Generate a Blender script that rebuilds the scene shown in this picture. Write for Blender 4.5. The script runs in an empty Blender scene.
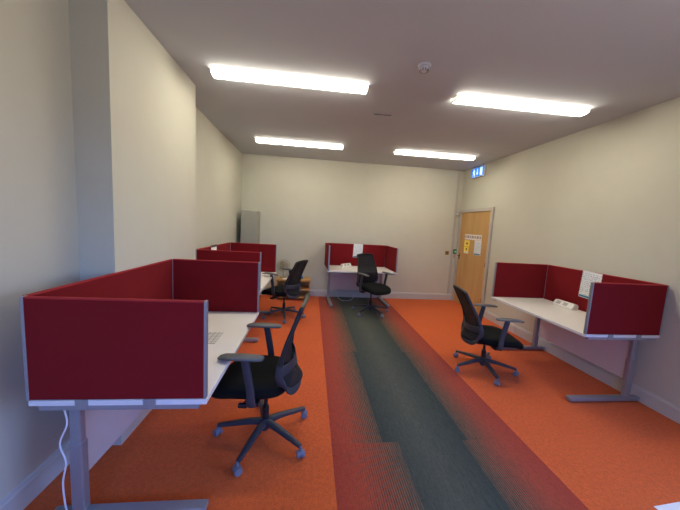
import bpy, bmesh, math, random
from mathutils import Vector, Matrix
random.seed(4)
PI = math.pi
scene = bpy.context.scene
COL = scene.collection

# ------------------------------------------------------------------ room measures
XN, XP, XL, XR = -1.496, -1.280, -1.5135, 3.397     # near left wall, pier face, far left wall, right wall
YP, YP2, YB, YR = 1.975, 3.273, 6.234, -1.35        # pier start / end, back wall, rear wall
H, SK = 2.995, 0.148
DT = 0.73                                           # desk top height
DL, DD, SH = 1.388, 0.798, 0.492                    # desk length, depth, screen height

# ------------------------------------------------------------------ materials
def srgb(r, g, b):
    f = lambda c: (c/255/12.92 if c/255 <= .04045 else ((c/255+.055)/1.055)**2.4)
    return (f(r), f(g), f(b), 1)

class NT:
    def __init__(s, name):
        s.m = bpy.data.materials.new(name); s.m.use_nodes = True
        s.t = s.m.node_tree; s.n = s.t.nodes; s.l = s.t.links
        s.b = s.n['Principled BSDF']; s.out = s.n['Material Output']
    def node(s, typ, ins=None, **kw):
        nd = s.n.new(typ)
        for k, v in kw.items(): setattr(nd, k, v)
        for k, v in (ins or {}).items(): s.put(nd.inputs[k], v)
        return nd
    def put(s, sock, v):
        if isinstance(v, bpy.types.NodeSocket): s.l.new(v, sock)
        else: sock.default_value = v
    def m2(s, op, a, b=0.0, c=None, clamp=False):
        nd = s.n.new('ShaderNodeMath'); nd.operation = op; nd.use_clamp = clamp
        s.put(nd.inputs[0], a); s.put(nd.inputs[1], b)
        if c is not None: s.put(nd.inputs[2], c)
        return nd.outputs[0]
    def mix(s, f, a, b):
        nd = s.n.new('ShaderNodeMix'); nd.data_type = 'RGBA'
        s.put(nd.inputs[0], f); s.put(nd.inputs[6], a); s.put(nd.inputs[7], b)
        return nd.outputs[2]
    def noise(s, scale, detail=2, coord='Object'):
        tc = s.n.new('ShaderNodeTexCoord')
        nd = s.n.new('ShaderNodeTexNoise'); nd.inputs['Scale'].default_value = scale; nd.inputs['Detail'].default_value = detail
        s.l.new(tc.outputs[coord], nd.inputs['Vector']); return nd.outputs['Fac']
    def bump(s, h, strength=.2, dist=.002):
        nd = s.n.new('ShaderNodeBump'); nd.inputs['Strength'].default_value = strength; nd.inputs['Distance'].default_value = dist
        s.l.new(h, nd.inputs['Height']); s.l.new(nd.outputs[0], s.b.inputs['Normal'])

def simple(name, col, rough=.5, metal=0., nscale=0, namp=.08, bump=0, spec=None):
    t = NT(name); t.b.inputs['Roughness'].default_value = rough; t.b.inputs['Metallic'].default_value = metal
    if spec is not None: t.b.inputs['Specular IOR Level'].default_value = spec
    if nscale:
        n = t.noise(nscale, 3)
        d = tuple(c*(1-namp*2) for c in col[:3])+(1,); u = tuple(min(1, c*(1+namp)) for c in col[:3])+(1,)
        t.put(t.b.inputs['Base Color'], t.mix(n, d, u))
        if bump: t.bump(n, bump)
    else: t.b.inputs['Base Color'].default_value = col
    return t.m

M = {}
M['wall'] = simple('cream_wall_paint', srgb(200, 198, 180), .75, nscale=6, namp=.02, bump=.02)
M['ceiling'] = simple('ceiling_paint', srgb(188, 193, 197), .9, nscale=3, namp=.015)
M['skirting'] = simple('skirting_gloss_paint', srgb(196, 194, 188), .35, nscale=5, namp=.02)
M['frame_paint'] = simple('door_frame_paint', srgb(186, 180, 168), .45, nscale=8, namp=.03)
M['white_plastic'] = simple('white_plastic', srgb(235, 232, 225), .4, nscale=20, namp=.01)
M['worktop'] = simple('white_worktop_laminate', srgb(244, 241, 234), .32, nscale=14, namp=.012)
M['edge_band'] = simple('worktop_edge_band', srgb(222, 222, 222), .35, nscale=14, namp=.01)
M['modesty'] = simple('pale_modesty_board', srgb(206, 196, 194), .6, nscale=10, namp=.02)
M['silver'] = simple('silver_grey_powder_coat', srgb(150, 152, 158), .38, .35, nscale=60, namp=.03)
M['alu'] = simple('brushed_aluminium_edge', srgb(156, 160, 168), .38, .5, nscale=80, namp=.05)
M['grey_metal'] = simple('grey_locker_steel', srgb(160, 159, 145), .5, .1, nscale=9, namp=.03)
M['slot_dark'] = simple('dark_grey_vent_slot', srgb(70, 68, 64), .6, nscale=9, namp=.03)
M['black_plastic'] = simple('black_nylon', srgb(26, 27, 30), .42, nscale=40, namp=.08)
M['frame_grey'] = simple('slate_grey_chair_frame', srgb(54, 58, 66), .42, nscale=30, namp=.04)
M['arm_grey'] = simple('grey_arm_pad', srgb(92, 94, 92), .5, nscale=30, namp=.05)
M['castor'] = simple('grey_castor_tyre', srgb(112, 120, 134), .45, nscale=30, namp=.05)
M['chrome'] = simple('steel', srgb(190, 190, 190), .25, .9, nscale=30, namp=.03)
M['brass'] = simple('brass_switch_plate', srgb(150, 120, 70), .4, .6, nscale=60, namp=.05)
M['green'] = simple('green_call_point', srgb(10, 130, 80), .4, nscale=30, namp=.03)
M['green2'] = simple('red_white_tag', srgb(200, 150, 140), .5, nscale=30, namp=.03)
M['fan'] = simple('beige_fan_cage', srgb(158, 150, 124), .4, .1, nscale=30, namp=.04)
M['fan_blade'] = simple('smoky_fan_blade', srgb(160, 154, 124), .3, nscale=30, namp=.04)
M['blue'] = simple('blue_fabric', srgb(50, 130, 190), .6, nscale=30, namp=.06)
M['sign_white'] = simple('sign_white', srgb(240, 245, 250), .4, nscale=30, namp=.01)
M['yellow'] = simple('yellow_poster', srgb(252, 222, 84), .6, nscale=30, namp=.02)
M['picture_a'] = simple('grey_picture_print', srgb(150, 145, 140), .7, nscale=60, namp=.2)
M['picture_b'] = simple('pale_picture_print', srgb(180, 170, 165), .7, nscale=60, namp=.2)
M['dark_mark'] = simple('dark_print', srgb(60, 60, 60), .7, nscale=30, namp=.05)
M['pale_blue_print'] = simple('blue_print', srgb(60, 130, 160), .7, nscale=30, namp=.05)
M['cable'] = simple('white_cable_sheath', srgb(225, 225, 230), .4, nscale=30, namp=.01)
M['pvc'] = simple('window_pvc', srgb(214, 214, 214), .7, nscale=30, namp=.01)

def fabric(name, c):
    t = NT(name); n = t.noise(420, 2); n2 = t.noise(5, 2)
    a = tuple(x*.72 for x in c[:3])+(1,); b = tuple(min(1, x*1.2) for x in c[:3])+(1,)
    col = t.mix(n, a, b); col2 = t.mix(t.m2('MULTIPLY', n2, .25), col, a)
    t.put(t.b.inputs['Base Color'], col2); t.b.inputs['Roughness'].default_value = .92
    t.b.inputs['Sheen Weight'].default_value = .0; t.b.inputs['Sheen Roughness'].default_value = .5
    t.b.inputs['Specular IOR Level'].default_value = .2
    t.bump(n, .25, .001); return t.m
M['screen'] = fabric('burgundy_screen_fabric', srgb(122, 20, 26))
M['screen_top'] = fabric('burgundy_piping', srgb(170, 50, 52))
M['seat'] = fabric('black_seat_fabric', srgb(18, 20, 18))

def emis(name, c, st):
    t = NT(name); t.b.inputs['Base Color'].default_value = tuple(x*.6 for x in c[:3])+(1,)
    t.b.inputs['Emission Color'].default_value = c; t.b.inputs['Emission Strength'].default_value = st
    n = t.noise(2, 1); t.put(t.b.inputs['Roughness'], t.m2('MULTIPLY_ADD', n, .1, .3)); return t.m
LAMP = 11.0
M['lamp'] = emis('lit_lamp_diffuser', (1, .92, .77, 1), LAMP)
M['sign_blue'] = emis('lit_blue_sign_face', srgb(10, 120, 235), .42)
M['sign_white'] = emis('lit_white_symbol', (.75, .9, 1, 1), .42)

# mesh fabric of the chair backs
t = NT('black_chair_mesh'); n = t.noise(300, 1)
t.put(t.b.inputs['Base Color'], t.mix(n, srgb(14, 14, 16), srgb(34, 34, 36))); t.b.inputs['Roughness'].default_value = .8
tr = t.node('ShaderNodeBsdfTransparent', {'Color': (1, 1, 1, 1)})
mx = t.node('ShaderNodeMixShader', {0: .16}); t.l.new(t.b.outputs[0], mx.inputs[1]); t.l.new(tr.outputs[0], mx.inputs[2])
t.l.new(mx.outputs[0], t.out.inputs[0]); M['mesh'] = t.m
# window glass
t = NT('window_glass'); t.b.inputs['Roughness'].default_value = .05; t.put(t.b.inputs['Base Color'], (.9, .95, 1, 1))
tr = t.node('ShaderNodeBsdfTransparent', {'Color': (.95, .98, 1, 1)})
mx = t.node('ShaderNodeMixShader', {0: .93}); t.l.new(t.b.outputs[0], mx.inputs[1]); t.l.new(tr.outputs[0], mx.inputs[2])
t.l.new(mx.outputs[0], t.out.inputs[0]); M['glass'] = t.m

# wood veneer
def wood(name, c1, c2, scale, axis):
    t = NT(name); tc = t.node('ShaderNodeTexCoord')
    mp = t.node('ShaderNodeMapping', {'Scale': scale}); t.l.new(tc.outputs['Object'], mp.inputs['Vector'])
    nz = t.node('ShaderNodeTexNoise', {'Scale': 3.0, 'Detail': 5.0, 'Distortion': .6}); t.l.new(mp.outputs[0], nz.inputs['Vector'])
    mp2 = t.node('ShaderNodeMapping', {'Scale': tuple(s*.25 for s in scale)}); t.l.new(tc.outputs['Object'], mp2.inputs['Vector'])
    n2 = t.node('ShaderNodeTexNoise', {'Scale': 3.0, 'Detail': 2.0}); t.l.new(mp2.outputs[0], n2.inputs['Vector'])
    f = t.m2('ADD', t.m2('MULTIPLY', nz.outputs['Fac'], .5), t.m2('MULTIPLY', n2.outputs['Fac'], .6))
    f = t.m2('MULTIPLY_ADD', f, 2.6, -.9, clamp=True)
    t.put(t.b.inputs['Base Color'], t.mix(f, c1, c2)); t.b.inputs['Roughness'].default_value = .42
    t.bump(nz.outputs['Fac'], .05); return t.m
M['door_wood'] = wood('oak_door_veneer', srgb(184, 140, 80), srgb(206, 166, 106), (6, 6, .5), 2)
M['shelf_wood'] = wood('pine_shelf_veneer', srgb(190, 138, 72), srgb(216, 168, 98), (1, 8, 8), 0)

# printed papers
def paper(name, base, ink, scale, amount, thresh=.52):
    t = NT(name); tc = t.node('ShaderNodeTexCoord'); sp = t.node('ShaderNodeSeparateXYZ'); t.l.new(tc.outputs['Generated'], sp.inputs[0])
    v = sp.outputs[2]; u = sp.outputs[0]
    u2 = t.m2('ADD', sp.outputs[0], sp.outputs[1])
    line = t.m2('GREATER_THAN', t.m2('FRACT', t.m2('MULTIPLY', v, scale)), .5)
    nz = t.node('ShaderNodeTexNoise', {'Scale': 16.0, 'Detail': 1.0}); mp = t.node('ShaderNodeMapping', {'Scale': (1, 1, 2)})
    t.l.new(tc.outputs['Generated'], mp.inputs[0]); t.l.new(mp.outputs[0], nz.inputs[0])
    word = t.m2('GREATER_THAN', nz.outputs['Fac'], thresh)
    inb = t.m2('MULTIPLY', t.m2('GREATER_THAN', v, .1), t.m2('LESS_THAN', v, .92))
    f = t.m2('MULTIPLY', t.m2('MULTIPLY', line, word), t.m2('MULTIPLY', inb, amount))
    t.put(t.b.inputs['Base Color'], t.mix(f, base, ink)); t.b.inputs['Roughness'].default_value = .7
    return t.m
M['paper'] = paper('printed_notice_paper', srgb(232, 234, 236), srgb(110, 140, 160), 14, .8)
M['paper_grey'] = paper('grey_printed_paper', srgb(232, 230, 224), srgb(120, 120, 120), 12, .7)
M['paper_plain'] = simple('plain_card', srgb(238, 232, 226), .7, nscale=20, namp=.01)
t = NT('form_paper'); tc = t.node('ShaderNodeTexCoord'); sp = t.node('ShaderNodeSeparateXYZ'); t.l.new(tc.outputs['Generated'], sp.inputs[0])
def band(v, k, w): return t.m2('LESS_THAN', t.m2('FRACT', t.m2('MULTIPLY', v, k)), w)
ln = t.m2('MAXIMUM', band(sp.outputs[0], 9, .16), band(sp.outputs[1], 7, .2))
t.put(t.b.inputs['Base Color'], t.mix(t.m2('MULTIPLY', ln, .75), srgb(222, 220, 214), srgb(130, 128, 124))); t.b.inputs['Roughness'].default_value = .7
M['form'] = t.m

# carpet tiles: orange field, dark green-grey walkway, striped red-to-grey transition tiles on both sides
t = NT('carpet_tiles'); g = t.node('ShaderNodeNewGeometry'); sp = t.node('ShaderNodeSeparateXYZ'); t.l.new(g.outputs['Position'], sp.inputs[0])
X, Y = sp.outputs[0], sp.outputs[1]
row = t.m2('FLOOR', t.m2('DIVIDE', t.m2('SUBTRACT', Y, .39), 1.53))
def rnd(seed, a):
    w = t.node('ShaderNodeTexWhiteNoise', noise_dimensions='1D'); t.l.new(t.m2('ADD', row, seed), w.inputs['W'])
    return t.m2('MULTIPLY', t.m2('SUBTRACT', w.outputs['Value'], .5), a)
wr = t.node('ShaderNodeValToRGB'); rs = t.m2('MULTIPLY_ADD', row, .25, .30)   # rows -1.. 3
t.l.new(rs, wr.inputs[0]); wr.color_ramp.interpolation = 'CONSTANT'
els = [(0.0, .52), (.25, .50), (.5, .385), (.75, .43), (.99, .43)]
els = [(0.0, .51), (.28, .50), (.53, .39), (.78, .44)]
cr = wr.color_ramp
cr.elements[0].position = 0; cr.elements[0].color = (els[0][1],)*3+(1,)
cr.elements[1].position = .53; cr.elements[1].color = (.39,)*3+(1,)
e = cr.elements.new(.28); e.color = (.505,)*3+(1,)
cr.elements[1].color = (.505,)*3+(1,)
cr.elements[2].color = (.39,)*3+(1,)
e = cr.elements.new(.78); e.color = (.44,)*3+(1,)
tl = t.m2('DIVIDE', t.m2('SUBTRACT', X, .215), wr.outputs[0])
trr = t.m2('DIVIDE', t.m2('SUBTRACT', 1.73, X), t.m2('ADD', rnd(7.3, .08), .46))
T = t.m2('MINIMUM', tl, trr)
fib = t.node('ShaderNodeTexNoise', {'Scale': 170.0, 'Detail': 3.0}); t.l.new(g.outputs['Position'], fib.inputs['Vector'])
mpS = t.node('ShaderNodeMapping', {'Scale': (1, .08, 1)}); t.l.new(g.outputs['Position'], mpS.inputs[0])
streak = t.node('ShaderNodeTexNoise', {'Scale': 110.0, 'Detail': 2.0}); t.l.new(mpS.outputs[0], streak.inputs['Vector'])
big = t.node('ShaderNodeTexNoise', {'Scale': 2.2, 'Detail': 3.0}); t.l.new(g.outputs['Position'], big.inputs['Vector'])
stripe = t.m2('FRACT', t.m2('DIVIDE', X, .0150))
stripe = t.m2('ADD', t.m2('MULTIPLY', stripe, .8), t.m2('MULTIPLY', t.m2('SUBTRACT', streak.outputs[0], .5), .5))
grad = t.node('ShaderNodeValToRGB'); t.l.new(T, grad.inputs[0]); r_ = grad.color_ramp
r_.elements[0].position = 0; r_.elements[0].color = srgb(154, 56, 32)
r_.elements[1].position = 1; r_.elements[1].color = srgb(132, 92, 62)
for p_, c_ in ((.35, srgb(160, 66, 38)), (.62, srgb(148, 72, 44)), (.85, srgb(138, 86, 54))):
    e = r_.elements.new(p_); e.color = c_
dark = t.mix(streak.outputs[0], srgb(56, 60, 50), srgb(90, 92, 78))
mid = t.m2('MULTIPLY_ADD', t.m2('ABSOLUTE', t.m2('SUBTRACT', X, .93)), -3.2, 1.05, clamp=True)
dark = t.mix(mid, t.mix(streak.outputs[0], srgb(36, 44, 38), srgb(60, 68, 58)), dark)
thr = t.m2('POWER', t.m2('MAXIMUM', T, 0.), 2.0)
isd = t.m2('LESS_THAN', stripe, t.m2('MULTIPLY', thr, .74))
trans = t.mix(t.m2('MULTIPLY', isd, .85), grad.outputs[0], dark)
orange = t.mix(big.outputs[0], srgb(200, 88, 32), srgb(210, 96, 38))
c = t.mix(t.m2('GREATER_THAN', T, 0.), orange, trans)
c = t.mix(t.m2('GREATER_THAN', T, 1.), c, dark)
mott = t.node('ShaderNodeTexNoise', {'Scale': 38.0, 'Detail': 4.0, 'Roughness': .7}); t.l.new(g.outputs['Position'], mott.inputs['Vector'])
shade = t.m2('ADD', t.m2('MULTIPLY_ADD', fib.outputs[0], 1.0, .12), t.m2('MULTIPLY', mott.outputs[0], .78))
mul = t.node('ShaderNodeMix', data_type='RGBA', blend_type='MULTIPLY'); mul.inputs[0].default_value = 1
t.l.new(c, mul.inputs[6]); cmb = t.node('ShaderNodeCombineColor')
for k in range(3): t.l.new(shade, cmb.inputs[k])
t.l.new(cmb.outputs[0], mul.inputs[7]); t.l.new(mul.outputs[2], t.b.inputs['Base Color'])
t.b.inputs['Roughness'].default_value = .95; t.b.inputs['Specular IOR Level'].default_value = .15
t.b.inputs['Sheen Weight'].default_value = .08; t.b.inputs['Sheen Roughness'].default_value = .6
t.bump(fib.outputs[0], .5, .003); M['carpet'] = t.m

# ------------------------------------------------------------------ geometry helpers
def link(name, bm, mat, parent=None, smooth=False, loc=None, rot=None):
    me = bpy.data.meshes.new(name); bmesh.ops.recalc_face_normals(bm, faces=bm.faces); bm.to_mesh(me); bm.free()
    if smooth:
        for p in me.polygons: p.use_smooth = True
        try: me.set_sharp_from_angle(angle=math.radians(40))
        except Exception: pass
    if mat: me.materials.append(M[mat])
    o = bpy.data.objects.new(name, me); COL.objects.link(o)
    if parent: o.parent = parent
    if loc: o.location = loc
    if rot: o.rotation_euler = rot
    return o
def box(bm, lo, hi, bev=0, mtx=None, seg=2):
    c = [(a+b)/2 for a, b in zip(lo, hi)]; s = [abs(b-a) for a, b in zip(lo, hi)]
    r = bmesh.ops.create_cube(bm, size=1.0, matrix=Matrix.Translation(c) @ Matrix.Diagonal((*s, 1)))
    vs = r['verts']
    if bev:
        es = list({e for v in vs for e in v.link_edges})
        rr = bmesh.ops.bevel(bm, geom=es, offset=bev, segments=seg, affect='EDGES', profile=.5)
        vs = list({v for f in rr['faces'] for v in f.verts} | {v for v in vs if v.is_valid})
    if mtx is not None: bmesh.ops.transform(bm, matrix=mtx, verts=vs)
    return bm
def cyl(bm, a, b, r1, r2=None, seg=20):
    a, b = Vector(a), Vector(b); d = b-a; r2 = r1 if r2 is None else r2
    mt = Matrix.Translation((a+b)/2) @ d.to_track_quat('Z', 'Y').to_matrix().to_4x4()
    bmesh.ops.create_cone(bm, cap_ends=True, segments=seg, radius1=r1, radius2=r2, depth=d.length, matrix=mt)
    return bm
def sweep(bm, pts, wdirs, ws, hs_, closed=False, seg=10, power=1.0):
    """superelliptical section; wdirs = direction of the section's width at each point"""
    n = len(pts); pts = [Vector(p) for p in pts]; rings = []
    for i, p in enumerate(pts):
        if closed: tg = pts[(i+1) % n]-pts[i-1]
        else: tg = pts[min(i+1, n-1)]-pts[max(i-1, 0)]
        tg.normalize(); w = Vector(wdirs[i] if isinstance(wdirs, list) else wdirs); w = (w-tg*w.dot(tg)).normalized(); h = tg.cross(w)
        W = ws[i] if isinstance(ws, list) else ws; Hh = hs_[i] if isinstance(hs_, list) else hs_
        ring = []
        for k in range(seg):
            a = 2*PI*k/seg; ca, sa = math.cos(a), math.sin(a)
            ca = math.copysign(abs(ca)**power, ca); sa = math.copysign(abs(sa)**power, sa)
            ring.append(bm.verts.new(p+w*(W/2*ca)+h*(Hh/2*sa)))
        rings.append(ring)
    for i in range(n if closed else n-1):
        A, B = rings[i], rings[(i+1) % n]
        for k in range(seg): bm.faces.new((A[k], A[(k+1) % seg], B[(k+1) % seg], B[k]))
    if not closed:
        bm.faces.new(rings[0]); bm.faces.new(rings[-1])
    return bm
def smoothpts(ctrl, n=6, closed=False):
    out = []; N = len(ctrl); C = [Vector(c) for c in ctrl]
    for i in range(N if closed else N-1):
        p0 = C[(i-1) % N] if closed or i > 0 else C[0]; p1 = C[i]; p2 = C[(i+1) % N]; p3 = C[(i+2) % N] if closed or i+2 < N else C[-1]
        for k in range(n):
            s = k/n
            out.append(.5*((2*p1)+(p2-p0)*s+(2*p0-5*p1+4*p2-p3)*s*s+(-p0+3*p1-3*p2+p3)*s**3))
    if not closed: out.append(C[-1].copy())
    return out
def empty(name, loc, rz=0):
    o = bpy.data.objects.new(name, None); COL.objects.link(o); o.location = loc; o.rotation_euler = (0, 0, rz); o.empty_display_size = .1
    return o
def tag(o, label=None, cat=None, group=None, kind=None):
    if label: o['label'] = label
    if cat: o['category'] = cat
    if group: o['group'] = group
    if kind: o['kind'] = kind
    return o
def copy_tree(o, parent=None):
    c = o.copy(); COL.objects.link(c)
    if parent: c.parent = parent
    for ch in list(o.children): copy_tree(ch, c)
    return c
def struct(name, bm, mat, label, parent=None, cat='room'):
    o = link(name, bm, mat, parent)
    if not parent: o['kind'] = 'structure'; o['label'] = label; o['category'] = cat
    return o
nb = bmesh.new

# ------------------------------------------------------------------ room shell
W = .12
struct('floor', box(nb(), (XL-W, YR-W, -.1), (XR+W, YB+W, 0)), 'carpet', 'orange carpet tile floor with a dark grey walkway and red striped borders', cat='floor')
struct('ceiling', box(nb(), (XL-W, YR-W, H), (XR+W, YB+W, H+.1)), 'ceiling', 'flat pale ceiling above the office', cat='ceiling')
b = nb(); box(b, (XN-.3, YR-W, 0), (XN, YP, H)); box(b, (XN-.3, YP, 0), (XP, YP2, H)); box(b, (XL-.28, YP2, 0), (XL, YB+W, H))
struct('wall_left', b, 'wall', 'cream left wall with a wide projecting pier', cat='wall')
struct('wall_back', box(nb(), (XL, YB, 0), (XR, YB+W, H)), 'wall', 'cream far wall behind the central desk', cat='wall')
wy0, wy1, wz0, wz1 = -1.15, 1.0, .60, 2.55
b = nb(); box(b, (XR, YR-W, 0), (XR+W, YB+W, wz0)); box(b, (XR, YR-W, wz1), (XR+W, YB+W, H)); box(b, (XR, YR-W, wz0), (XR+W, wy0, wz1)); box(b, (XR, wy1, wz0), (XR+W, YB+W, wz1))
struct('wall_right', b, 'wall', 'long cream right wall with the door', cat='wall')
wx0, wx1, vz0, vz1 = -1.1, .9, 1.0, 2.4
b = nb(); box(b, (XN, YR-W, 0), (XR, YR, vz0)); box(b, (XN, YR-W, vz1), (XR, YR, H)); box(b, (XN, YR-W, vz0), (wx0, YR, vz1)); box(b, (wx1, YR-W, vz0), (XR, YR, vz1))
struct('wall_rear', b, 'wall', 'cream rear wall around the rear window', cat='wall')
b = nb(); f = .05
box(b, (wx0, YR-.09, vz0), (wx1, YR-.03, vz0+f)); box(b, (wx0, YR-.09, vz1-f), (wx1, YR-.03, vz1))
for xx in (wx0, (wx0+wx1)/2-f/2, wx1-f): box(b, (xx, YR-.09, vz0+f), (xx+f, YR-.03, vz1-f))
wn = struct('window_2', b, 'pvc', 'white framed window in the rear wall', cat='window')
link('pane', box(nb(), (wx0+f, YR-.064, vz0+f), (wx1-f, YR-.058, vz1-f)), 'glass', wn)
b = nb(); f = .05
box(b, (XR+.03, wy0, wz0), (XR+.09, wy1, wz0+f)); box(b, (XR+.03, wy0, wz1-f), (XR+.09, wy1, wz1))
for yy in (wy0, (wy0+wy1)/2-f/2, wy1-f): box(b, (XR+.03, yy, wz0+f), (XR+.09, yy+f, wz1-f))
wn = struct('window_1', b, 'pvc', 'white framed window in the right wall letting in daylight', cat='window')
link('pane', box(nb(), (XR+.058, wy0+f, wz0+f), (XR+.064, wy1-f, wz1-f)), 'glass', wn)
# skirting
def skirt(bm, p, q, nx, ny):
    p, q = Vector((*p, 0)), Vector((*q, 0)); n = Vector((nx, ny, 0)); T_ = .018
    prof = [(0, 0), (T_, 0), (T_, SK-.03), (T_*.75, SK-.022), (T_*.55, SK-.008), (0, SK)]
    A = [bm.verts.new(p+n*a+Vector((0, 0, z))) for a, z in prof]; B = [bm.verts.new(q+n*a+Vector((0, 0, z))) for a, z in prof]
    for k in range(len(prof)): bm.faces.new((A[k], A[(k+1) % 6], B[(k+1) % 6], B[k]))
    bm.faces.new(A); bm.faces.new(B[::-1]); return bm
b = nb(); skirt(b, (XN, YR), (XN, YP), 1, 0); skirt(b, (XN, YP), (XP+.018, YP), 0, -1); skirt(b, (XP, YP), (XP, YP2), 1, 0); skirt(b, (XL, YP2+.001), (XL, YB), 1, 0)
struct('baseboard_left', b, 'skirting', 'grey painted skirting along the left wall and pier', cat='skirting')
struct('baseboard_back', skirt(nb(), (XL+.018, YB), (XR, YB), 0, -1), 'skirting', 'pale skirting along the far wall', cat='skirting')
struct('baseboard_right', skirt(nb(), (XR, YR), (XR, 4.95), -1, 0), 'skirting', 'grey skirting along the right wall', cat='skirting')
# conduit in the far right corner
b = nb(); box(b, (XR-.155, YB-.022, SK), (XR-.115, YB, 2.95), .002)
struct('trim_1', b, 'frame_paint', 'thin painted conduit rising beside the door', cat='trim')

# door on the right wall
DY0, DY1, DTOP = 5.02, 6.215, 2.115
b = nb(); fw_ = .065
box(b, (XR-.035, DY0, 0), (XR, DY0+fw_, DTOP), .004); box(b, (XR-.035, DY1-fw_, 0), (XR, DY1, DTOP), .004)
box(b, (XR-.035, DY0+fw_, DTOP-fw_), (XR, DY1-fw_, DTOP), .004)
door = link('door_1', box(nb(), (XR-.014, DY0+fw_+.003, .006), (XR-.001, DY1-fw_-.003, DTOP-fw_-.003)), 'door_wood')
tag(door, 'oak veneered door in the right wall under the blue exit sign', 'door', kind='structure')
link('door_frame', b, 'frame_paint', door)
b = nb(); box(b, (XR-.019, 6.08, 1.0), (XR-.013, 6.115, 1.13), .002); cyl(b, (XR-.018, 6.10, 1.08), (XR-.05, 6.10, 1.08), .008)
cyl(b, (XR-.05, 6.106, 1.08), (XR-.05, 6.00, 1.08), .007); link('door_handle', b, 'black_plastic', door)
b = nb()
for z in (.3, 1.0, 1.75): cyl(b, (XR-.037, DY0+fw_+.003, z-.045), (XR-.037, DY0+fw_+.003, z+.045), .006)
link('hinge', b, 'chrome', door)

# notices on the door
def sheet(name, y0, y1, z0, z1, mat, x=XR-.0155, th=.0012):
    return link(name, box(nb(), (-th/2, -(y1-y0)/2, 0), (th/2, (y1-y0)/2, z1-z0)), mat, loc=(x, (y0+y1)/2, z0))
n0 = None; ya, yb_ = 5.93, 5.31
pos = ['first and nearest the handle', 'second from the handle side', 'third from the handle side', 'the middle one', 'fifth from the handle side', 'sixth from the handle side', 'seventh and nearest the hinges']
for k in range(7):
    yc = ya-(k+.5)*(ya-yb_)/7
    s_ = sheet('picture_card', yc-.038, yc+.038, 1.46, 1.575, 'paper_plain')
    link('picture', box(nb(), (-.0022, -.026, .035), (-.0010, .026, .09)), 'picture_a' if k % 2 else 'picture_b', s_)
    tag(s_, 'small white picture card in the row across the door, '+pos[k], 'card', 'picture cards in a row on the door')
s_ = sheet('poster', 5.72, 5.925, 1.31, 1.445, 'yellow'); link('warning_mark', box(nb(), (-.002, -.03, .04), (-.001, .03, .085)), 'dark_mark', s_)
tag(s_, 'upper yellow warning poster on the oak door', 'poster')
s_ = sheet('poster', 5.735, 5.925, 1.155, 1.30, 'yellow'); b = nb(); box(b, (-.002, -.09, .008), (-.001, .09, .045)); link('caption_panel', b, 'paper_grey', s_)
link('warning_mark', box(nb(), (-.002, -.02, .07), (-.001, .02, .12)), 'dark_mark', s_)
tag(s_, 'lower yellow poster with a white strip at its foot on the oak door', 'poster')
s_ = sheet('notice', 5.30, 5.54, 1.16, 1.455, 'paper'); link('blue_footer', box(nb(), (-.002, -.11, .004), (-.001, .11, .03)), 'pale_blue_print', s_)
tag(s_, 'tall white printed notice on the oak door below the card row', 'notice')

# exit sign above the door, hanging from the ceiling close to the wall
ex = empty('exit_sign', (XR-.05, 5.64, 2.76)); tag(ex, 'blue lit emergency exit sign with white symbols above the door', 'sign')
link('sign_body', box(nb(), (0, -.225, 0), (.03, .225, .20), .004), 'white_plastic', ex)
link('sign_face', box(nb(), (-.004, -.215, .012), (0, .215, .19)), 'sign_blue', ex)
for yy in (-.15, .14): link('hanger', box(nb(), (.01, yy, .2), (.02, yy+.01, H-2.76)), 'chrome', ex)
def flat(bm, pts, x0=-.0065, x1=-.0042):      # pts: (u to the right seen from the room, z); right = -y
    A = [bm.verts.new((x0, -u, z)) for u, z in pts]; B = [bm.verts.new((x1, -u, z)) for u, z in pts]
    n = len(pts); bm.faces.new(A); bm.faces.new(B[::-1])
    for k in range(n): bm.faces.new((A[k], B[k], B[(k+1) % n], A[(k+1) % n]))
b = nb()
cyl(b, (-.0065, .125, .158), (-.0042, .125, .158), .016, seg=14)
for pl in ([(-.15, .135), (-.11, .145), (-.10, .10), (-.135, .09)], [(-.135, .092), (-.105, .10), (-.08, .055), (-.10, .05)], [(-.13, .095), (-.115, .09), (-.14, .05), (-.18, .035), (-.18, .05), (-.15, .062)],
           [(-.10, .055), (-.082, .055), (-.085, .02), (-.105, .02)], [(-.112, .14), (-.075, .115), (-.07, .125), (-.108, .15)], [(-.15, .132), (-.18, .11), (-.175, .10), (-.145, .12)]): flat(b, pl)
link('running_figure', b, 'sign_white', ex)
b = nb(); flat(b, [(-.012, .17), (.012, .17), (.012, .085), (-.012, .085)]); flat(b, [(-.04, .09), (.04, .09), (0, .035)]); link('arrow', b, 'sign_white', ex)
b = nb(); flat(b, [(.09, .025), (.17, .025), (.17, .175), (.09, .175)]); link('doorway_symbol', b, 'sign_white', ex)

# small wall items on the far wall near the door
g = empty('call_point', (3.335, YB, 1.10)); tag(g, 'green door release box on the far wall by the door', 'call point')
link('box', box(nb(), (-.045, -.035, 0), (.045, 0, .11), .006), 'green', g); link('button', cyl(nb(), (0, -.035, .055), (0, -.041, .055), .02), 'white_plastic', g)
link('hanging_tag', box(nb(), (-.02, -.012, -.09), (.02, 0, -.004), .003), 'green2', g)
g = empty('light_switch', (3.152, YB, 1.07)); tag(g, 'square brass switch on the far wall left of the door', 'switch')
link('plate', box(nb(), (-.045, -.006, 0), (.045, 0, .09), .002), 'brass', g); link('rocker', box(nb(), (-.012, -.011, .025), (.012, -.006, .065), .002), 'black_plastic', g)
g = empty('alarm_sensor', (3.30, YB, 1.98)); tag(g, 'small pale box high in the far corner beside the door top', 'sensor')
link('housing', box(nb(), (-.045, -.035, 0), (.045, 0, .09), .008), 'frame_paint', g); link('lens', cyl(nb(), (0, -.035, .04), (0, -.042, .04), .018), 'white_plastic', g)

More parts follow.
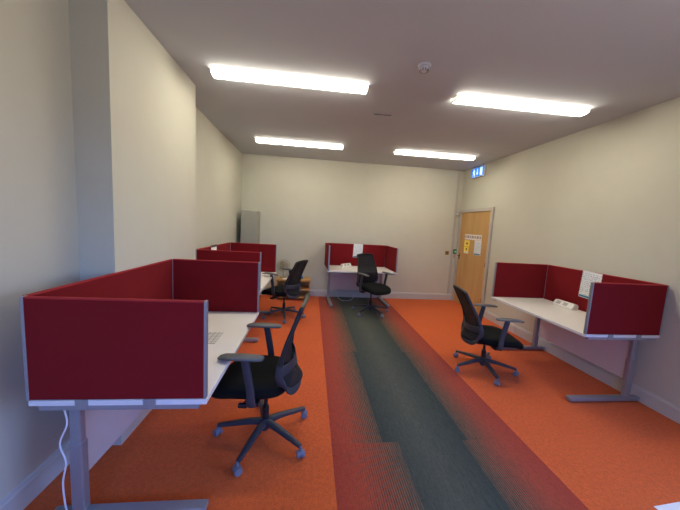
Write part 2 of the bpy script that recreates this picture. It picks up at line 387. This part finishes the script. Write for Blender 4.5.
# ------------------------------------------------------------------ ceiling lights
def ceiling_light():
    L, w, d = 1.475, .134, .047
    r = empty('ceiling_light', (0, 0, H))
    b = nb(); box(b, (-L/2, -.045, -.022), (L/2, .045, 0), .002); link('mounting_tray', b, 'white_plastic', r)
    # wrap diffuser: shallow curved prism
    b = nb(); prof = []
    for k in range(15):
        a = PI*k/14; prof.append((-(w/2)*math.copysign(abs(math.cos(a))**.75, math.cos(a)), -.016-(d-.016)*abs(math.sin(a))**.55))
    A = [b.verts.new((-L/2+.004, y, z)) for y, z in prof]; B = [b.verts.new((L/2-.004, y, z)) for y, z in prof]
    for k in range(14): b.faces.new((A[k], A[k+1], B[k+1], B[k]))
    b.faces.new((A[0], B[0], B[14], A[14])); b.faces.new(A); b.faces.new(B[::-1])
    link('diffuser', b, 'lamp', r, True)
    for s in (-1, 1):
        b = nb(); x0 = s*(L/2-.004); x1 = s*(L/2)
        A = [b.verts.new((x0, y*1.03, z*1.04)) for y, z in prof]; B = [b.verts.new((x1, y*1.0, z*1.0)) for y, z in prof]
        for k in range(15): b.faces.new((A[k], A[(k+1) % 15], B[(k+1) % 15], B[k]))
        b.faces.new(A); b.faces.new(B[::-1]); link('end_cap', b, 'white_plastic', r)
    return r
cl0 = ceiling_light()
for i, (x, y, lab) in enumerate(((-.252, 2.925, 'near left strip light on the ceiling, the largest in view'), (2.141, 2.925, 'near right strip light on the ceiling, close to the right wall'),
                                 (-.262, 5.079999999999999, 'far left strip light on the ceiling above the desks by the left wall'), (2.16, 5.079999999999999, 'far right strip light on the ceiling, next to the exit sign'))):
    o = cl0 if i == 0 else copy_tree(cl0); o.location = (x, y, H-.001)
    tag(o, lab, 'ceiling light', 'strip lights on the ceiling')
g = empty('smoke_detector', (.885, 2.45, H-.001)); tag(g, 'round white smoke detector on the ceiling between the two near strip lights', 'smoke detector')
b = nb(); cyl(b, (0, 0, 0), (0, 0, -.018), .055, .052, 28); link('base_ring', b, 'pvc', g, True)
b = nb(); cyl(b, (0, 0, -.022), (0, 0, -.048), .042, .032, 28); link('sensing_head', b, 'pvc', g, True)
b = nb()
for k in range(10):
    a = 2*PI*k/10; box(b, (-.003, .024, -.049), (.003, .038, -.018), mtx=Matrix.Rotation(a, 4, 'Z'))
link('vent_slots', b, 'slot_dark', g)
g = empty('ceiling_vent', (.80, 3.60, H-.001)); tag(g, 'slim flat ceiling plate behind the smoke detector', 'vent')
link('plate', box(nb(), (-.12, -.055, -.014), (.12, .055, 0), .004), 'ceiling', g); link('slot', box(nb(), (-.11, -.057, -.012), (.11, -.054, -.003)), 'slot_dark', g)

# ------------------------------------------------------------------ desks (local: x along, +y = back, user at -y)
def make_desk():
    r = empty('desk', (0, 0, 0)); L, D = DL, DD
    x0, x1, y0, y1 = -L/2, L/2, -D/2, D/2
    wt = link('worktop', box(nb(), (x0, y0, DT-.025), (x1, y1-.012, DT), .002), 'worktop', r)
    b = nb(); e = .0015
    box(b, (x0-e, y0-e, DT-.0245), (x1+e, y0, DT-.001)); box(b, (x0-e, y0, DT-.0245), (x0, y1-.012, DT-.001)); box(b, (x1, y0, DT-.0245), (x1+e, y1-.012, DT-.001))
    link('edge_banding', b, 'edge_band', wt)
    b = nb()
    for sy in (y0+.14, y1-.20): box(b, (x0+.045, sy-.02, DT-.062), (x1-.05, sy+.02, DT-.026), .003)
    link('under_frame', b, 'silver', r)
    for s in (-1, 1):
        xe = s*(L/2-.02); ce = nb(); box(ce, (xe-.02, y0+.035, DT-.050), (xe+.02, y1-.05, DT-.026), .003)
        link('cross_rail', ce, 'silver', r)
        xc = s*(L/2-.105)
        b = nb(); box(b, (xc-.018, y1-.158, .43), (xc+.018, y1-.106, DT-.026), .005); box(b, (xc-.023, y1-.162, .05), (xc+.023, y1-.102, .44), .006)
        lg = link('leg', b, 'silver', r)
        b = nb(); box(b, (xc-.03, y0+.03, .012), (xc+.03, y1+.005, .05), .006, seg=3); link('foot', b, 'silver', lg)
        for yy in (y0+.08, y1-.06): link('levelling_pad', cyl(nb(), (xc, yy, 0), (xc, yy, .013), .018), 'black_plastic', lg)
    link('modesty_panel', box(nb(), (x0+.14, y1-.128, .212), (x1-.14, y1-.110, DT-.065), .001), 'modesty', r)
    # three upholstered screens with aluminium edge posts
    z0, z1, th = DT+.004, DT+SH, .024
    def panel(lo, hi, ends, axis):
        p = link('screen', box(nb(), lo, (hi[0], hi[1], hi[2]-.006), .003), 'screen', r)
        link('top_piping', box(nb(), (lo[0], lo[1], hi[2]-.008), hi, .002), 'screen_top', p)
        for q in ends: link('edge_post', box(nb(), (q[0], q[1], lo[2]-.002), (q[2], q[3], hi[2]+.001), .003), 'alu', p)
        return p
    for s in (-1, 1):
        xa = s*(L/2); xb = s*(L/2-th); lo, hi = min(xa, xb), max(xa, xb)
        p = panel((lo, y0+.012, z0), (hi, y1-.014, z1), ((lo-.001, y0, hi+.001, y0+.013), (lo-.001, y1-.015, hi+.001, y1)), 1)
        for yy in (y0+.26, y0+.56):
            c_ = nb(); box(c_, (min(xa, xa+s*.006), yy-.028, DT-.045), (max(xa, xa+s*.006), yy+.028, z0+.002), .002)
            cyl(c_, (xa+s*.006, yy, DT-.012), (xa+s*.0075, yy, DT-.012), .004); link('screen_clamp', c_, 'silver', p)
    p = panel((x0+th+.001, y1-.012, z0-.02), (x1-th-.001, y1+.012, z1), (), 0)
    return r
desk0 = make_desk()
cA = .0435; cx, cy = .3102, 6.151
desks = [
    ((XP+.003+DD/2, 1.353+DL/2), PI/2, 'white desk with burgundy screens nearest the camera, against the left pier'),
    ((-1.405+DD/2, 3.620+DL/2), PI/2-.022, 'white desk with burgundy screens against the left wall, behind the nearest desk'),
    ((cx+DL/2*math.cos(cA)+DD/2*math.sin(cA), cy+DL/2*math.sin(cA)-DD/2*math.cos(cA)), cA, 'white desk with burgundy screens standing alone at the far wall'),
    ((3.372-DD/2, 2.281+DL/2), -PI/2, 'white desk with burgundy screens against the right wall'),
]
DK = []
for i, ((x, y), a, lab) in enumerate(desks):
    o = desk0 if i == 0 else copy_tree(desk0); o.location = (x, y, 0); o.rotation_euler = (0, 0, a)
    tag(o, lab, 'desk', 'matching screened office desks'); DK.append(o)
def on_desk(i, u, v, z=DT):        # u from local -x end, v from the back edge
    (x, y), a, _ = desks[i]; p = Matrix.Rotation(a, 3, 'Z') @ Vector((-DL/2+u, DD/2-v, 0)); return (x+p.x, y+p.y, z)

# power units on the worktops
def power_unit():
    r = empty('power_socket_unit', (0, 0, 0)); b = nb(); pr = [(-.045, 0), (.045, 0), (.045, .02), (.012, .07), (-.03, .07), (-.045, .055)]
    A = [b.verts.new((-.14, -y, z)) for y, z in pr]; B = [b.verts.new((.14, -y, z)) for y, z in pr]
    for k in range(6): b.faces.new((A[k], A[(k+1) % 6], B[(k+1) % 6], B[k]))
    b.faces.new(A); b.faces.new(B[::-1]); bmesh.ops.bevel(b, geom=list(b.edges), offset=.004, segments=2, affect='EDGES'); link('housing', b, 'white_plastic', r)
    for x in (-.07, .03):
        b = nb(); sl = math.atan2(.05, .033)
        mt = Matrix.Translation((x, -.0285, .045)) @ Matrix.Rotation(math.radians(57), 4, 'X')
        box(b, (-.028, -.022, -.001), (.028, .022, .0025), .001, mtx=mt); link('socket', b, 'frame_paint', r)
    return r
pu = power_unit(); pu.location = on_desk(3, DL-.93, .10, DT+.001); pu.rotation_euler = (0, 0, -PI/2)
tag(pu, 'white socket block on the desk by the right wall', 'power socket', 'white desk socket blocks')
p2 = copy_tree(pu); p2.location = on_desk(2, .46, .17, DT+.001); p2.rotation_euler = (0, 0, cA+.75)
tag(p2, 'white socket block on the desk at the far wall', 'power socket', 'white desk socket blocks')

# notices on the screens
def hung_notice(name, i, u, w, h, tilt, mat, label, foot, top=None):
    loc = on_desk(i, u, .0165, DT+SH+.002-h); a = desks[i][1]
    r = link(name, box(nb(), (-w/2, -.0008, 0), (w/2, .0008, h)), mat, loc=loc, rot=(0, tilt, a))
    if foot: link('coloured_footer', box(nb(), (-w/2+.006, -.0016, .006), (w/2-.006, -.0006, .03)), foot, r)
    if top: link('top_clip', box(nb(), (-w/2, -.003, h-.018), (w/2, .003, h+.012)), top, r)
    tag(r, label, 'notice'); return r
hung_notice('notice', 3, DL-.735, .235, .33, .05, 'paper', 'white printed notice with a blue foot on the right-hand desk screen', 'pale_blue_print')
hung_notice('notice', 2, .73, .21, .30, .03, 'paper', 'white and blue printed notice on the far desk back screen', 'pale_blue_print')
hung_notice('notice', 1, .58, .21, .105, 0, 'paper_plain', 'small white card with a dark clip on the back screen of the left wall desk', None, 'dark_mark')

# printed form on the near desk
s_ = link('printed_form', box(nb(), (-.15, -.105, 0), (.15, .105, .0015)), 'form', loc=(-.80, 2.10, DT+.001), rot=(0, 0, 0))
tag(s_, 'white sheet with grey grid print lying on the nearest desk', 'paper')

# ------------------------------------------------------------------ task chair (local: forward = +x)
def make_chair():
    r = empty('office_chair', (0, 0, 0))
    # star base, each leg with its castor
    hub = nb(); cyl(hub, (0, 0, .075), (0, 0, .15), .042, .034, 24); cyl(hub, (0, 0, .05), (0, 0, .076), .022, seg=16); link('base_hub', hub, 'frame_grey', r, True)
    for k in range(5):
        a = 2*PI*k/5; c, s = math.cos(a), math.sin(a)
        pts = smoothpts([(.02*c, .02*s, .118), (.12*c, .12*s, .115), (.25*c, .25*s, .096), (.347*c, .347*s, .082)], 5)
        n = len(pts); w = (-s, c, 0)
        b = sweep(nb(), pts, w, [.060-.028*i/(n-1) for i in range(n)], [.046-.020*i/(n-1) for i in range(n)], seg=10, power=.7)
        lg = link('base_leg', b, 'frame_grey', r, True)
        # castor : yoke, stem and twin wheels
        b = nb(); P = Vector((.350*c, .350*s, 0)); ax = Vector((math.cos(a+.9), math.sin(a+.9), 0))
        cyl(b, P+Vector((0, 0, .05)), P+Vector((0, 0, .084)), .009, seg=12)
        cyl(b, P+ax*.007+Vector((0, 0, .028)), P+ax*.026+Vector((0, 0, .028)), .027, .025, 20)
        cyl(b, P-ax*.007+Vector((0, 0, .028)), P-ax*.026+Vector((0, 0, .028)), .027, .025, 20)
        cyl(b, P-ax*.008+Vector((0, 0, .03)), P+ax*.008+Vector((0, 0, .03)), .022, seg=16)
        link('castor', b, 'castor', lg, True)
    b = nb(); cyl(b, (0, 0, .14), (0, 0, .24), .026, .025, 20); cyl(b, (0, 0, .24), (0, 0, .395), .014, seg=16); link('gas_lift', b, 'black_plastic', r, True)
    b = nb(); box(b, (-.12, -.07, .352), (.13, .07, .40), .012); box(b, (-.01, -.255, .372), (.07, .255, .398), .006); mech = link('tilt_mechanism', b, 'black_plastic', r)
    b = nb(); cyl(b, (.06, .05, .372), (.10, .21, .362), .006, seg=10); box(b, (.075, .20, .335), (.135, .225, .365), .006); link('lever', b, 'black_plastic', mech)
    # seat: cushion over a shell
    def slab(levels, power=3.4, cxs=.085, crown=.0):
        b = nb(); N = 40; rings = []
        for (sx, sy, z, dr) in levels:
            ring = []
            for k in range(N):
                a = 2*PI*k/N; ca, sa = math.cos(a), math.sin(a)
                x = cxs+sx*math.copysign(abs(ca)**(2/power), ca); y = sy*math.copysign(abs(sa)**(2/power), sa)*(1+.05*ca)
                fx = max(0, (x-.14)/.2); zz = z-dr*fx*fx
                ring.append(b.verts.new((x, y, zz)))
            rings.append(ring)
        for i in range(len(rings)-1):
            for k in range(N): b.faces.new((rings[i][k], rings[i][(k+1) % N], rings[i+1][(k+1) % N], rings[i+1][k]))
        b.faces.new(rings[0]); 
        top = b.verts.new((cxs, 0, levels[-1][2]))
        for k in range(N): b.faces.new((rings[-1][k], rings[-1][(k+1) % N], top))
        return b
    link('seat', slab([(.24, .22, .405, .04), (.26, .238, .412, .04), (.272, .252, .43, .045), (.276, .256, .455, .05), (.268, .249, .48, .055), (.245, .228, .494, .055), (.16, .15, .490, .01), (.06, .06, .486, 0)]), 'seat', r, True)
    link('seat_shell', slab([(.15, .14, .392, 0), (.22, .21, .396, 0), (.235, .226, .408, 0), (.1, .1, .407, 0)]), 'black_plastic', r, True)
    # back frame: closed hoop wrapping the sitter
    side = [(-.228, .10, .432), (-.200, .165, .447), (-.158, .213, .50), (-.134, .233, .575), (-.142, .228, .665), (-.168, .214, .77), (-.208, .200, .88), (-.245, .188, .985), (-.262, .172, 1.03)]
    ctrl = [(-.238, 0, .425)]+side+[(-.272, 0, 1.045)]+[(x, -y, z) for x, y, z in side[::-1]]
    pts = smoothpts(ctrl, 5, True)
    def wd(p):
        f_ = max(0, min(1, (.56-p.z)/.13)); return Vector((1-.55*f_, 0, .95*f_)).normalized()
    ws = [(.030 if p.z > .7 else .030+.036*min(1, (.7-p.z)/.2)) for p in pts]
    hs_ = [.020 for p in pts]
    link('back_frame', sweep(nb(), pts, [wd(p) for p in pts], ws, hs_, True, 12, .75), 'frame_grey', r, True)
    fr = r.children[-1] if False else [c for c in r.children if c.name.startswith('back_frame')][0]; fr.data.materials.append(M['black_plastic'])
    for p in fr.data.polygons: p.material_index = 1 if p.center.z > .64 else 0
    # mesh
    sp_ = smoothpts(side, 4); lv = [p for p in sp_ if p.z > .455]+[Vector((-.268, .10, 1.040))]
    b = nb(); G = []
    for p in lv:
        bul = .060*max(0, min(1, (.70-p.z)/.25))+.018
        G.append([b.verts.new((p.x-bul*(1-t_*t_), p.y*t_, p.z)) for t_ in [(-1+2*j/10) for j in range(11)]])
    for i in range(len(G)-1):
        for j in range(10): b.faces.new((G[i][j], G[i][j+1], G[i+1][j+1], G[i+1][j]))
    ms = link('back_mesh', b, 'mesh', r, True)
    so = ms.modifiers.new('thickness', 'SOLIDIFY'); so.thickness = .003
    # lumbar pad
    b = nb(); P_ = [(-.150-.055*(1-(t_*t_)), .215*t_, .60-.02*(1-t_*t_)) for t_ in [(-1+2*j/12) for j in range(13)]]
    sweep(b, P_, (0.1, 0, 1), .075, .012, seg=10, power=.7); link('lumbar_support', b, 'frame_grey', r, True)
    # spine joining back and mechanism
    b = sweep(nb(), smoothpts([(-.06, 0, .375), (-.16, 0, .365), (-.215, 0, .378), (-.242, 0, .42)], 5), (0, 1, 0), .075, .028, seg=12, power=.7); link('back_bracket', b, 'black_plastic', r, True)
    # arms
    for s in (-1, 1):
        y = s*.285
        post = smoothpts([(.04, s*.20, .385), (.03, s*.255, .388), (.03, y-.0*s, .42), (.035, y, .50), (.055, y, .61), (.075, y, .712)], 5)
        n = len(post)
        ar = link('armrest', sweep(nb(), post, [(1, 0, 0)]*n, [.058-.008*i/(n-1) for i in range(n)], [.028]*n, seg=12, power=.6), 'frame_grey', r, True)
        pp = [(-.045, y, .725), (-.035, y, .727), (.005, y, .729), (.11, y, .73), (.205, y, .727), (.232, y, .723), (.242, y, .719)]
        b = sweep(nb(), pp, (0, 1, 0), [.03, .06, .08, .086, .08, .055, .02], [.012, .022, .026, .027, .024, .018, .008], seg=14, power=.75)
        link('arm_pad', b, 'arm_grey', ar, True)
    return r
ch0 = make_chair()
def rz(deg): return math.radians(deg)
chairs = [
    ((-.285, 2.02, .0), 175, 35-176, 'black mesh office chair pushed up to the nearest desk on the left'),
    ((-.42, 4.79, .0), 153, 0, 'black mesh office chair at the second desk by the left wall, turned away'),
    ((1.17, 5.12, .0), -64, 0, 'black mesh office chair in front of the far wall desk'),
    ((2.095, 3.01, .0), -9, -5, 'black mesh office chair drawn up to the desk on the right'),
]
BASEROT = [35-176, 0, 0, 0]
castor_deg = [34, -10, 8, 334]
CH = []
LIFT = [.03, -.03, .02, -.055]; ARM = [.025, .022, .01, -.045]; RECLINE = [0, 6, 0, 9]
for i, (loc, deg, _, lab) in enumerate(chairs):
    o = ch0 if i == 0 else copy_tree(ch0); o.location = loc; o.rotation_euler = (0, 0, rz(deg))
    # the star base swivels under the seat
    for c_ in o.children:
        if c_.name.startswith('base_leg'): c_.rotation_euler = (0, 0, rz(castor_deg[i]-deg))
        elif not c_.name.startswith(('base_hub', 'gas_lift')): c_.location.z += ARM[i] if c_.name.startswith('armrest') else LIFT[i]
        if c_.name.startswith(('back_frame', 'back_mesh', 'lumbar_support')) and RECLINE[i]:
            a_ = -rz(RECLINE[i]); pv = Vector((-.20, 0, .42)); c_.rotation_euler = (0, a_, 0)
            c_.location = Vector((0, 0, LIFT[i]))+pv-Matrix.Rotation(a_, 3, 'Y') @ pv
    tag(o, lab, 'office chair', 'matching black mesh office chairs'); CH.append(o)

# ------------------------------------------------------------------ far left corner
g = empty('locker', (-1.26, 6.005, 0)); tag(g, 'tall narrow grey steel locker in the far left corner', 'locker')
link('carcass', box(nb(), (-.152, -.185, .0), (.152, .2, 1.81), .003), 'grey_metal', g)
d_ = link('locker_door', box(nb(), (-.146, -.198, .04), (.146, -.186, 1.79), .003), 'grey_metal', g)
b = nb(); box(b, (.105, -.206, .95), (.12, -.198, 1.07), .002); link('handle', b, 'black_plastic', d_)

g = empty('low_bookcase', (-.33, 6.005, 0)); tag(g, 'low pale wooden shelf unit against the far wall under the fan', 'shelf unit')
bw, bd, bh = .355, .20, .44
link('top_board', box(nb(), (-bw, -bd, bh-.03), (bw, bd, bh), .002), 'shelf_wood', g)
for s in (-1, 1): link('side_panel', box(nb(), (s*(bw-.018)-.012, -bd+.01, 0), (s*(bw-.018)+.012, bd-.01, bh-.03)), 'shelf_wood', g)
for z in (.05, .22): link('shelf', box(nb(), (-bw+.03, -bd+.01, z), (bw-.03, bd-.02, z+.024)), 'shelf_wood', g)
link('back_panel', box(nb(), (-bw+.03, bd-.02, .05), (bw-.03, bd-.012, bh-.03)), 'shelf_wood', g)

# desk fan
g = empty('desk_fan', (-.56, 6.01, bh+.001)); g.rotation_euler = (0, 0, rz(10)); tag(g, 'small beige desk fan with round wire cage on the low shelf unit', 'fan')
b = nb(); cyl(b, (0, 0, 0), (0, 0, .018), .075, .068, 28); cyl(b, (0, 0, .018), (0, 0, .03), .05, .03, 24); link('base', b, 'fan', g, True)
link('neck', cyl(nb(), (0, .01, .02), (0, .02, .20), .013, .011, 14), 'fan', g, True)
link('motor', cyl(nb(), (0, .0, .265), (0, .085, .265), .034, .026, 20), 'fan', g, True)
cg = nb(); R0 = .128
def ring(bm, R, y, r_): sweep(bm, [(R*math.cos(2*PI*k/36), y, .265+R*math.sin(2*PI*k/36)) for k in range(36)], (0, 1, 0), r_*2, r_*2, True, 6)
ring(cg, R0, -.015, .006); ring(cg, .09, -.042, .0018); ring(cg, .05, -.05, .0018); ring(cg, .09, .022, .0018)
for k in range(28):
    a = 2*PI*k/28; c, s = math.cos(a), math.sin(a)
    sweep(cg, [(.022*c, -.053, .265+.022*s), (.09*c, -.042, .265+.09*s), (R0*c, -.015, .265+R0*s)], (0, 1, 0), .0038, .0038, seg=5)
    sweep(cg, [(.03*c, .035, .265+.03*s), (.09*c, .022, .265+.09*s), (R0*c, -.015, .265+R0*s)], (0, 1, 0), .0038, .0038, seg=5)
cyl(cg, (0, -.05, .265), (0, -.057, .265), .026, seg=20); link('cage', cg, 'fan', g)
for k in range(3):
    b = nb(); a = 2*PI*k/3; V = []
    for rr in (.015, .05, .085, .105):
        row_ = []
        for ww in (-.5, 0, .5):
            aa = a+ww*(.55+.9*(rr < .1))*1.2; row_.append(b.verts.new((rr*math.cos(aa), -.01+ww*.026, .265+rr*math.sin(aa))))
        V.append(row_)
    for i in range(3):
        for j in range(2): b.faces.new((V[i][j], V[i][j+1], V[i+1][j+1], V[i+1][j]))
    bl = link('blade', b, 'fan_blade', g); so = bl.modifiers.new('t', 'SOLIDIFY'); so.thickness = .002
# papers and a blue bag on the shelf unit
for k, (x, y, a, lab) in enumerate(((-.45, 5.90, .2, 'lower white sheet on the low shelf unit beside the fan'), (-.43, 5.92, -.25, 'upper white sheet, askew on another on the low shelf unit'))):
    s_ = link('paper_sheet', box(nb(), (-.105, -.074, 0), (.105, .074, .001)), 'paper_plain', loc=(x, y, bh+.0015+k*.0015), rot=(0, 0, a)); tag(s_, lab, 'paper', 'loose sheets on the low shelf unit')
b = nb(); sweep(b, [(-.05, 0, .0), (-.048, 0, .012), (-.05, 0, .04), (-.03, .0, .075), (0, 0, .085)], (0, 1, 0), .01, .01)
b.free(); b = nb(); bmesh.ops.create_icosphere(b, subdivisions=3, radius=1)
for v in b.verts:
    p = v.co; q = 1+.14*math.sin(5*p.x+2*p.z)*math.cos(4*p.y+1); v.co = Vector((p.x*.062*q, p.y*.05*q, max(0, .04+p.z*.042*q)))
bag = link('cloth_bundle', b, 'blue', loc=(-.20, 5.92, bh+.001), smooth=True); tag(bag, 'small crumpled blue cloth on the low shelf unit behind the chair', 'cloth')

CABLE_A = [(-1.185, 1.435, 0.7), (-1.1851, 1.435, 0.6378), (-1.1753, 1.435, 0.5519), (-1.2124, 1.435, 0.4445), (-1.189, 1.435, 0.345), (-1.2075, 1.435, 0.2337), (-1.2036, 1.435, 0.1204), (-1.2, 1.44, 0.055)]
# ------------------------------------------------------------------ cables and floor sheet
def tube(name, ctrl, r_, mat='cable'):
    b = nb(); p = smoothpts(ctrl, 6); sweep(b, p, (0.3, 1, .2), 2*r_, 2*r_, seg=8); return link(name, b, mat, smooth=True)
c_ = tube('power_cable', CABLE_A, .0042)
tag(c_, 'white cable hanging down beside the leg of the nearest desk', 'cable')
c_ = tube('power_cable', [(3.325, 3.95, .62), (3.365, 4.08, .52), (3.37, 4.16, .36), (3.37, 4.15, .20), (3.365, 4.14, .05)], .004)
c_.location = (0, 0, 0); tag(c_, 'white cable dropping to the skirting by the far end of the right-hand desk', 'cable')
c_ = tube('power_cable', [(.60, 5.95, .16), (.64, 5.93, .05), (.72, 5.90, .006), (.86, 5.91, .006), (.95, 5.93, .05), (.98, 5.95, .16)], .004)
tag(c_, 'white cable looping on the floor under the far wall desk', 'cable')
s_ = link('paper_sheet', box(nb(), (0, -.297, 0), (.21, 0, .0015)), 'paper_grey', loc=(2.165, 1.352, .001), rot=(0, 0, rz(5)))
tag(s_, 'pale printed sheet on the carpet at the near right edge', 'paper')

# ------------------------------------------------------------------ daylight
wd_ = bpy.data.worlds.new('World'); scene.world = wd_; wd_.use_nodes = True
bg = wd_.node_tree.nodes['Background']; wt_ = wd_.node_tree; tcw = wt_.nodes.new('ShaderNodeTexCoord'); spw = wt_.nodes.new('ShaderNodeSeparateXYZ'); rmp = wt_.nodes.new('ShaderNodeValToRGB')
wt_.links.new(tcw.outputs['Generated'], spw.inputs[0]); wt_.links.new(spw.outputs[2], rmp.inputs[0]); r2_ = wt_.nodes.new('ShaderNodeValToRGB'); wt_.links.new(spw.outputs[2], r2_.inputs[0])
r2_.color_ramp.elements[0].color = (.06, .08, .14, 1); r2_.color_ramp.elements[1].position = .3; r2_.color_ramp.elements[1].color = (.11, .27, .85, 1)
e = r2_.color_ramp.elements.new(.03); e.color = (.12, .24, .52, 1)
mr = wt_.nodes.new('ShaderNodeMapRange'); wt_.links.new(spw.outputs[1], mr.inputs[0]); mr.inputs[1].default_value = -.75; mr.inputs[2].default_value = -.45
mr.inputs[3].default_value = 1; mr.inputs[4].default_value = 0
mw = wt_.nodes.new('ShaderNodeMix'); mw.data_type = 'RGBA'; wt_.links.new(mr.outputs[0], mw.inputs[0]); wt_.links.new(rmp.outputs[0], mw.inputs[6]); wt_.links.new(r2_.outputs[0], mw.inputs[7])
wt_.links.new(mw.outputs[2], bg.inputs[0])
rmp.color_ramp.elements[0].position = 0.0; rmp.color_ramp.elements[0].color = (.42, .37, .33, 1)
rmp.color_ramp.elements[1].position = .30; rmp.color_ramp.elements[1].color = (.22, .38, .92, 1)
e = rmp.color_ramp.elements.new(.03); e.color = (.38, .46, .72, 1)
bg.inputs[1].default_value = 5.2
def portal(name, sx, sy, loc, rot):
    pl = bpy.data.lights.new(name, 'AREA'); pl.shape = 'RECTANGLE'; pl.size = sx; pl.size_y = sy; pl.cycles.is_portal = True
    po = bpy.data.objects.new(name, pl); COL.objects.link(po); po.location = loc; po.rotation_euler = rot
portal('window_portal', wz1-wz0, wy1-wy0, (XR+.11, (wy0+wy1)/2, (wz0+wz1)/2), (0, PI/2, 0))
portal('window_portal', wx1-wx0, vz1-vz0, ((wx0+wx1)/2, YR-.11, (vz0+vz1)/2), (PI/2, 0, 0))

# ------------------------------------------------------------------ camera
yaw, pitch, roll, F, CHT = .1047, -.1046, .0548, 281.14, 1.6141
cy_, sy_, cp, sp2 = math.cos(yaw), math.sin(yaw), math.cos(pitch), math.sin(pitch)
fw = Vector((sy_*cp, cy_*cp, sp2)); rr = Vector((cy_, -sy_, 0)); uu = rr.cross(fw)
R_ = rr*math.cos(roll)+uu*math.sin(roll); U_ = -rr*math.sin(roll)+uu*math.cos(roll)
cam = bpy.data.cameras.new('camera'); cam.sensor_width = 36; cam.lens = F/680*36; cam.clip_start = .05
co = bpy.data.objects.new('camera', cam); COL.objects.link(co)
mt = Matrix((R_, U_, -fw)).transposed().to_4x4(); mt.translation = Vector((0, 0, CHT)); co.matrix_world = mt
scene.camera = co
vs = scene.view_settings; vs.view_transform = 'Standard'; vs.look = 'None'; vs.gamma = 1; vs.use_curve_mapping = False; vs.exposure = 1.4
